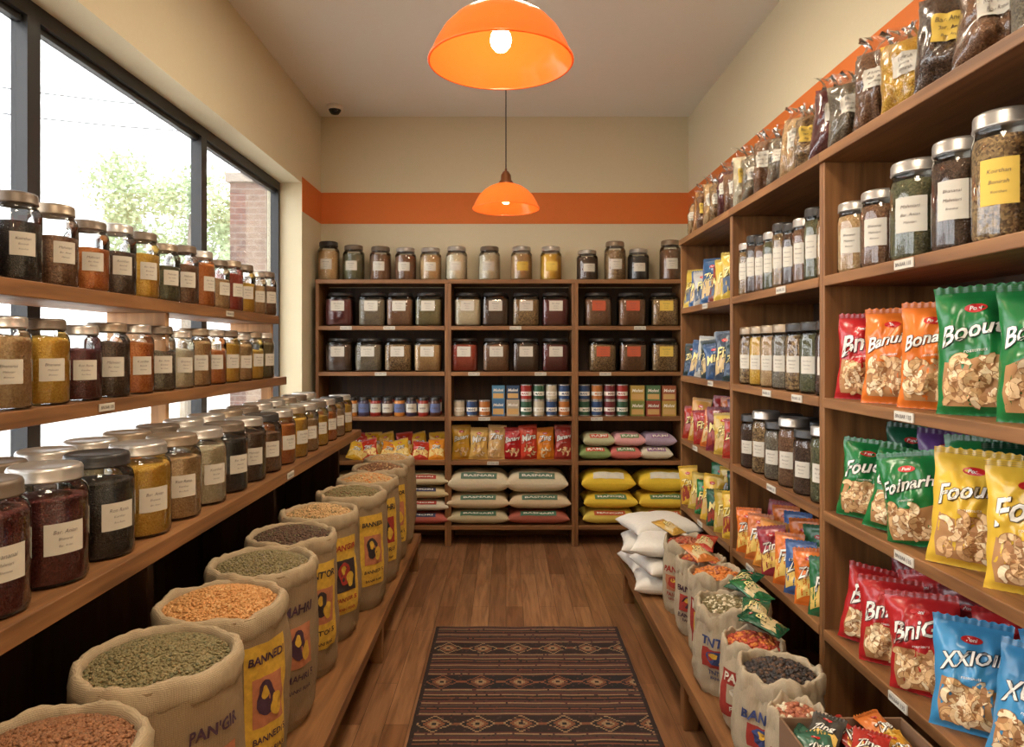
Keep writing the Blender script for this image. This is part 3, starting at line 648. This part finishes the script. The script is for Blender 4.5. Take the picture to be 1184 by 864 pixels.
for i in range(7):
    if i<4: pcan(x,5.48,ZBK[3],cols[(i*2+1)%6]); pcan(x,5.48,ZBK[3]+.125,cols[(i+3)%6]); x+=.1
    else: pct(x+.02,5.5,ZBK[3],[(120,128,64),(150,64,48),(176,146,70)][i-4],.11,.12); pct(x+.02,5.5,ZBK[3]+.12,[(176,146,70),(80,114,76),(150,84,54)][i-4],.11,.12); x+=.125
GP='snack bags on the end wall shelf'
c4=[(206,160,60),(220,180,100),(210,170,110),RED,(200,70,50),(216,130,40),(160,56,46)]
for i,c in enumerate(c4):
    put_bag(-.355+i*.135,5.49,ZBK[4],.15,.27-.02*(i%2),.07,c,['Banari','Mira','Zing'][i%3],0,'end wall shelf',GP,50+i%3,nuts=9,lean=-.06)
for i in range(6):
    put_bag(-1.2+i*.13,5.46,ZBK[4],.14,.15+.02*(i%2),.06,[(216,170,50),(190,60,40),(220,140,40)][i%3],'Zing',0,'end wall shelf',GP,50,nuts=0,lean=-.45,accent=(230,200,120),ry=R.uniform(-.3,.3))
    put_bag(-1.2+i*.13,5.60,ZBK[4],.14,.2,.06,[(190,60,40),(220,170,40),(216,170,50)][i%3],'Mira',0,'end wall shelf',GP,51,nuts=0,lean=-.2,accent=(230,200,120),ry=R.uniform(-.2,.2))
# pillow sacks
def pillow(w,d,h,col,stripe,word,seed):
    def f():
        m=flat(col,.65,0,.10,bump=.15,scale=70,name='woven_sack'); mb=MB()
        def Z(u,v): 
            a=(max(0,1-abs(u)**4.5)*max(0,1-abs(v)**4.0))**.42
            return a*(1+.14*noise.noise(Vector((u*1.7,v*1.7,seed)))+.08*noise.noise(Vector((u*5,v*5,seed))))/1.06
        def pt(u,v,sg): 
            k=1+.06*(abs(u)*abs(v))**4
            return (u*w/2*k*(1-.03*(1-abs(v)))+.006*noise.noise(Vector((v*4,seed,u))),v*d/2*k, h*.44+ (sg*h*(.56 if sg>0 else .44)*min(1.0,Z(u,v))))
        q=lambda t: math.copysign(1-(1-abs(t*2-1))**1.8,t*2-1)
        mb.grid(lambda a,b:pt(q(a),q(b),1),30,24,m); mb.grid(lambda a,b:pt(q(a),q(b),-1),30,24,m,flip=True)
        def on(x,t,o=.003):
            y=-1+.35*t**2.2; p=pt(x,y,1); return (p[0],p[1]-o,p[2]+o*.6)
        if stripe:
            sm=flat(stripe,.7,0,.2,name='sack_print')
            mb.grid(lambda a,b:on(-.6+1.2*a,.35+.55*b),20,8,sm)
            tv,tf=textw(word,1.0,0,.02,.34)
            mb.add([on(x,.62+z,.006) for x,z in tv],tf,flat((228,222,206),.6))
        return [('p',mb.mesh('food_sack'))]
    return cached(('pl',w,d,h,col,stripe,seed),f)
def ps(x,y,z,w,d,h,col,stripe,word,lbl,grp,rz=0,seed=1,name='food_sack',rx=0,ry=0):
    place(name,pillow(w,d,h,col,stripe,word,seed),(x,y,z),rz,rx,ry,label=lbl,cat='sack',group=grp)
gs='filled sacks on the lowest end wall shelf'
JT=(206,184,148)
for xx,cc in ((px(553,5.5),[(190,176,140),JT,(214,200,168)]),(px(622,5.5),[(160,84,64),JT,(214,200,168)])):
    for k in range(3): ps(xx+R.uniform(-.012,.012),5.56,ZBK[5]+[0,.115,.245][k],.465,.31,[.115,.13,.18][k],cc[k],[(70,110,84),(80,110,88),(90,116,96)][k],'BASNARI','stacked woven rice sack with printed band on lowest shelf',gs,0,k)
for xx in (px(703,5.5),px(764,5.5)+.02):
    for k in range(3): ps(xx+R.uniform(-.01,.01),5.56,ZBK[5]+[0,.12,.25][k],.405,.31,[.12,.13,.175][k],[(214,190,84),(232,196,60),(236,200,56)][k],[(190,90,50),(96,130,80),(226,220,200)][k],'MANORI','stacked yellow flour sack on lowest shelf',gs,0,4+k)
for xx in (-.68,-1.15):
    for k in range(4): ps(xx,5.56,ZBK[5]+k*.1,.44,.31,.1,[(180,90,76),(214,204,180),(204,182,134),(206,190,150)][k],[(60,60,90),(170,60,44)][k%2],'MANORI','stacked printed rice sack on lowest shelf',gs,0,8+k)
gt='plastic bags of grain on the end wall shelf'
for j,xx in enumerate((.70,.94,1.18)):
    for k in range(2): ps(xx+.03*k,5.55,ZBK[4]+k*.105,.24,.28,.11,[[(130,150,90),(190,190,150)],[(206,110,100),(220,160,160)],[(214,204,180),(170,150,170)]][j][k],[(200,80,60),(110,140,90),(150,110,150)][j],'RAMI','small filled grain bag lying stacked on shelf',gt,0,12+k)
gw='white rice sacks stacked on the bench'
for k in range(3): ps(.90-.015*(k%2),4.1,.24+k*.108,.38,.34,.108,(220,216,208),None,'RICE','white woven rice sack in a slumped stack on bench',gw,[.1,-.15,.2][k],20+k,'rice_sack')
for k in range(3): ps(.875+.02*(k%2),3.76,.24+k*.098,.34,.3,.098,(224,220,212),None,'RICE','white woven rice sack in a slumped stack on bench',gw,[-.15,.2,-.3][k],24+k,'rice_sack')
# box with packets
BXX,BXY,BXH=.875,1.66,.345
BX=ob('display_box',None,(BXX,BXY,.24),label='open cardboard display box of packets on the bench',cat='box')
cb=flat((124,94,70),.85,name='cardboard')
for b_ in ((-.16,-.15,0,.16,.15,.006),(-.16,-.15,.006,-.154,.15,BXH),(.154,-.15,.006,.16,.15,BXH),(-.154,-.15,.006,.154,-.144,BXH),(-.154,.144,.006,.154,.15,BXH)):
    boxpart('box_panel',BX,(b_[0]+BXX,b_[1]+BXY,b_[2]+.24,b_[3]+BXX,b_[4]+BXY,b_[5]+.24),cb,0)
GX='packets in the display box'
PKC=[(206,150,50),(166,50,40),(70,66,60),(196,110,50),(60,100,80)]
for i in range(12):
    put_bag(BXX-.115+.076*(i%4),BXY-.10+.085*(i//4),.25,.075,.27,.05,PKC[(i*3)%5],'Zing',R.uniform(-.3,.3),'display box',GX,60+i%2,nuts=0,lean=-.03,accent=(226,190,100),jit=.5)
for i in range(12):
    put_bag(BXX-.11+.072*(i%4)+R.uniform(-.01,.01),BXY-.12+.08*(i//4),.52+.012*(i%3),.085,.13,.04,PKC[(i*2+1)%5],'Zing',R.uniform(-.8,.8),'display box',GX,60+i%2,nuts=0,lean=-1.15,accent=(226,190,100),jit=.6)
for (x,y,z,c,rz) in ((.90,2.72,.60,DGR,-.8),(.97,2.60,.60,(40,104,60),.4),(.88,2.46,.575,(36,92,60),-.5),(.95,2.36,.575,DGR,.9),(.88,3.02,.62,(196,120,60),.3),(.92,3.25,.60,(170,56,44),-.4),(.88,3.5,.61,(190,150,70),.7)):
    put_bag(x,y,z,.10,.15,.045,c,'Fiz',rz,'small open sack','loose packets lying on the small sacks',64,nuts=0,lean=-1.3,accent=(196,176,130),lcol=CREAML,jit=.5)
# ------------------------------------------------------------ rug
rw,rl=1.0,2.5; nx_,ny_=112,280
rc=[flat(c,.95,name='rug_wool',var=.4,scale=110) for c in ((42,30,28),(82,46,40),(144,118,88),(32,27,29),(118,74,50),(70,52,46))]
mb=MB()
for n_ in rc: mb.mi(n_)
rgr=random.Random(5)
def rugc(i,j):
    per=40; jj=ny_-1-j; k=jj%per; band=(jj//per)
    if i<2 or i>=nx_-2: return 0
    if k>=22:
        k-=22
        if k in (0,17): return 2
        if k in (1,16): return 1
        cxp=i%20-9.5; d=abs(cxp)*.85+abs(k-8.5)
        if abs(cxp)>8 and abs(k-8.5)<1.5: return 4
        if d<1.6: return 3
        if d<3.2: return 2
        if d<4.8: return 4
        if d<6.2: return 3
        if d<7.2: return 2 if band%2==0 else 4
        return 3 if band%2 else 0
    return [5,5,1,1,2,0,0,4,0,0,1,1,2,1,5,5,0,4,0,1,1,5][k]
vs=[(-rw/2+rw*i/nx_+.0015*noise.noise(Vector((i*.2,j*.15,3))),-rl/2+rl*j/ny_+.004*noise.noise(Vector((i*.08,j*.03,7))),.010+.003*noise.noise(Vector((i*.05,j*.05,0)))) for j in range(ny_+1) for i in range(nx_+1)]
mb.v=vs
for j in range(ny_):
    for i in range(nx_):
        a=j*(nx_+1)+i; mb.f.append((a,a+1,a+nx_+2,a+nx_+1)); c=rugc(i,j)
        if rgr.random()<.08: c=rgr.choice((c,5,1,0))
        mb.m.append(c); mb.s.append(True)
mb.box(-rw/2,-rl/2,0,rw/2,rl/2,.006,rc[0])
ob('rug',mb.mesh('rug'),(.115,3.83-rl/2,0),label='faded dark red and brown kilim runner on plank floor',cat='rug')
# ------------------------------------------------------------ pendants
m=bpy.data.materials.new('orange_acrylic'); m.use_nodes=True; nt=m.node_tree; nt.nodes.clear()
o=nt.nodes.new('ShaderNodeOutputMaterial'); d=nt.nodes.new('ShaderNodeBsdfPrincipled'); d.inputs['Base Color'].default_value=lin((234,112,44)); d.inputs['Roughness'].default_value=.15
t=nt.nodes.new('ShaderNodeBsdfTranslucent'); t.inputs[0].default_value=lin((240,116,46)); x_=nt.nodes.new('ShaderNodeMixShader'); x_.inputs[0].default_value=.35
nt.links.new(d.outputs[0],x_.inputs[1]); nt.links.new(t.outputs[0],x_.inputs[2]); nt.links.new(x_.outputs[0],o.inputs[0]); SH=m
CAP=flat((120,72,40),.38,.5,name='bronze_cap'); BULB=flat((255,226,170),.3,emit=22,name='lit_bulb')
mb=MB(); prof=[(.221,.001),(.225,0),(.2275,.003),(.226,.008),(.218,.02),(.205,.05),(.182,.09),(.15,.125),(.11,.152),(.07,.168),(.045,.174)]
mb.lathe(prof,64,SH); shade=mb.mesh('lamp_shade')
mb=MB(); mb.lathe([(.05,.168),(.05,.182),(.036,.2),(.034,.23),(.02,.255),(.008,.262),(.008,.275),(0,.275)],32,CAP); mb.lathe([(.018,.168),(.018,.115),(0,.115)][::-1],24,CAP); cap=mb.mesh('lamp_cap')
mb=MB(); mb.lathe([(0,.035),(.018,.04),(.03,.055),(.034,.072),(.03,.09),(.018,.108),(.014,.118)],24,BULB); bulb=mb.mesh('bulb')
for k,(x,y,z) in enumerate(((-.016,2.16,2.44),(.0,4.68,2.49),(0,-.4,2.45))):
    mb=MB(); mb.tube((0,0,.275),(0,0,ZC-z-.02),.004,BLACK); mb.lathe([(.05,ZC-z-.001),(.05,ZC-z-.02),(0,ZC-z-.025)][::-1],24,CAP)
    place('pendant_lamp',[('lamp_shade',shade,'glossy orange translucent dome shade'),('lamp_cap',cap,'dark bronze cap'),('bulb',bulb,'glowing warm bulb'),('cord',mb.mesh('cord'))],(x,y,z),label='lit pendant lamp with orange dome shade hanging from ceiling',cat='lamp',group='orange pendant lamps')
    l=bpy.data.lights.new('pendant_light','POINT'); l.energy=3.0; l.color=(1,.82,.58); l.shadow_soft_size=.03
    lo=bpy.data.objects.new('pendant_light',l); COL.objects.link(lo); lo.location=(x,y,z+.01)
# ceiling light fixtures
FW=flat((225,220,210),.5,name='fixture_white'); FE=flat((255,230,200),.5,emit=6,name='lit_diffuser')
for y,en in ((-1.4,20),(.6,32),(3.1,36)):
    mb=MB(); mb.box(-.32,-.32,-.04,.32,.32,0,FW); fm=mb.mesh('fixture_housing'); mb=MB(); mb.box(-.29,-.29,-.046,.29,.29,-.0401,FE)
    place('ceiling_light',[('fixture_housing',fm),('light_diffuser',mb.mesh('light_diffuser'))],(0,y,ZC),label='flat square ceiling light with glowing diffuser',cat='ceiling light',group='ceiling lights')
    l=bpy.data.lights.new('ceiling_lamp','AREA'); l.size=.56; l.energy=en; l.color=(1,.86,.66)
    lo=bpy.data.objects.new('ceiling_lamp',l); COL.objects.link(lo); lo.location=(0,y,ZC-.055)
# security camera
mb=MB(); mb.lathe([(0,-.075),(.03,-.066),(.045,-.045),(.05,-.03)],24,flat((30,30,34),.15,name='smoked_dome')); dome=mb.mesh('dome')
mb=MB(); mb.lathe([(.05,-.035),(.062,-.03),(.065,0),(0,0)],24,flat((225,222,214),.5,name='white_plastic')); base=mb.mesh('camera_base')
place('security_camera',[('camera_base',base),('camera_dome',dome,'smoked dark dome')],(-1.36,5.5,ZC),label='small white dome security camera on ceiling corner',cat='camera')
# ------------------------------------------------------------ exterior
mb=MB(); mb.box(-40,-20,-.3,XO-.05,40,-.2,flat((190,186,178),.9,name='pavement')); ob('ground',mb.mesh('ground'),kind='structure')
mb=MB(); LEAF=flat((166,180,140),.7,var=.2,name='leaf_green'); BRK=flat((150,138,124),.9,name='bark')
e=ob('street_tree',None,(-6,13,-.2),label='leafy green street tree outside the window',cat='tree')
mb.tube((0,0,0),(0,0,3),.13,BRK,10,.09)
for a in range(5): mb.tube((0,0,2.4),(1.0*math.cos(a*1.3),1.0*math.sin(a*1.3),4.1),.06,BRK,8,.02)
ob('trunk',mb.mesh('trunk'),parent=e)
mb=MB(); rr=random.Random(3)
cl=[(rr.uniform(-1.7,1.5),rr.uniform(-1,1),rr.uniform(2.9,4.9),rr.uniform(.35,.65)) for _ in range(26)]
for i in range(7500):
    c=cl[i%26]; v=Vector((rr.gauss(0,1),rr.gauss(0,1),rr.gauss(0,1))).normalized()*c[3]*rr.random()**.4; p=Vector(c[:3])+v
    a=Vector((rr.gauss(0,1),rr.gauss(0,1),rr.gauss(0,1))).normalized(); b_=a.orthogonal().normalized(); s=.055
    mb.add([tuple(p-a*s),tuple(p+b_*s*.5),tuple(p+a*s),tuple(p-b_*s*.5)],[(0,1,2,3)],LEAF)
ob('foliage',mb.mesh('foliage'),parent=e,kind='stuff')
m,nt,b=newmat('brick'); br=nt.nodes.new('ShaderNodeTexBrick'); br.inputs['Scale'].default_value=3.5; br.inputs['Color1'].default_value=lin((112,86,74)); br.inputs['Color2'].default_value=lin((98,74,66)); br.inputs['Mortar'].default_value=lin((126,114,106)); br.inputs['Mortar Size'].default_value=.02
tc=nt.nodes.new('ShaderNodeTexCoord'); mp=nt.nodes.new('ShaderNodeMapping'); mp.inputs['Rotation'].default_value=(pi/2,0,0); nt.links.new(tc.outputs['Object'],mp.inputs[0]); nt.links.new(mp.outputs[0],br.inputs[0]); nt.links.new(br.outputs[0],b.inputs['Base Color'])
mb=MB(); mb.box(-.2,-.3,0,.25,.3,3.65,m); mb.box(-.24,-.34,3.65,.29,.34,3.75,flat((150,140,130),.8)); ob('brick_pier',mb.mesh('brick_pier'),(-2.95,8.2,-.2),label='brick pier of the building outside the window',cat='pillar')
mb=MB()
for dz in (0,.35):
    pts=[(-12+9.5*t/12.,6+6*t/12.,5.2+dz-.5*math.sin(pi*t/12.)) for t in range(13)]
    for p,q in zip(pts,pts[1:]): mb.tube(p,q,.008,flat((60,60,62),.7),6)
ob('power_line',mb.mesh('power_line'),label='thin overhead power cables above the street',cat='cable')
# ------------------------------------------------------------ world, portal, camera
w=bpy.data.worlds.new('overcast'); SC.world=w; w.use_nodes=True
bg=w.node_tree.nodes['Background']; bg.inputs[0].default_value=(.965,.98,1,1); bg.inputs[1].default_value=8.0
l=bpy.data.lights.new('window_portal','AREA'); l.shape='RECTANGLE'; l.size=5.5; l.size_y=1.8
try: l.cycles.is_portal=True
except Exception: l.energy=0.01
lo=bpy.data.objects.new('window_portal',l); COL.objects.link(lo); lo.location=(-1.79,2.46,1.9)
lo.rotation_euler=Vector((1,0,0)).to_track_quat('-Z','Z').to_euler()
try: SC.cycles.transparent_max_bounces=24
except Exception: pass
try: SC.view_settings.view_transform='Standard'
except Exception: pass
cd=bpy.data.cameras.new('camera'); cam=bpy.data.objects.new('camera',cd); COL.objects.link(cam)
cam.location=(0,0,CH); cam.rotation_euler=(pi/2,0,0); cd.sensor_width=36; cd.lens=F/1184*36
cd.shift_x=(592-VX)/1184; cd.shift_y=-(432-VY)/1184; cd.clip_start=.05
SC.camera=cam
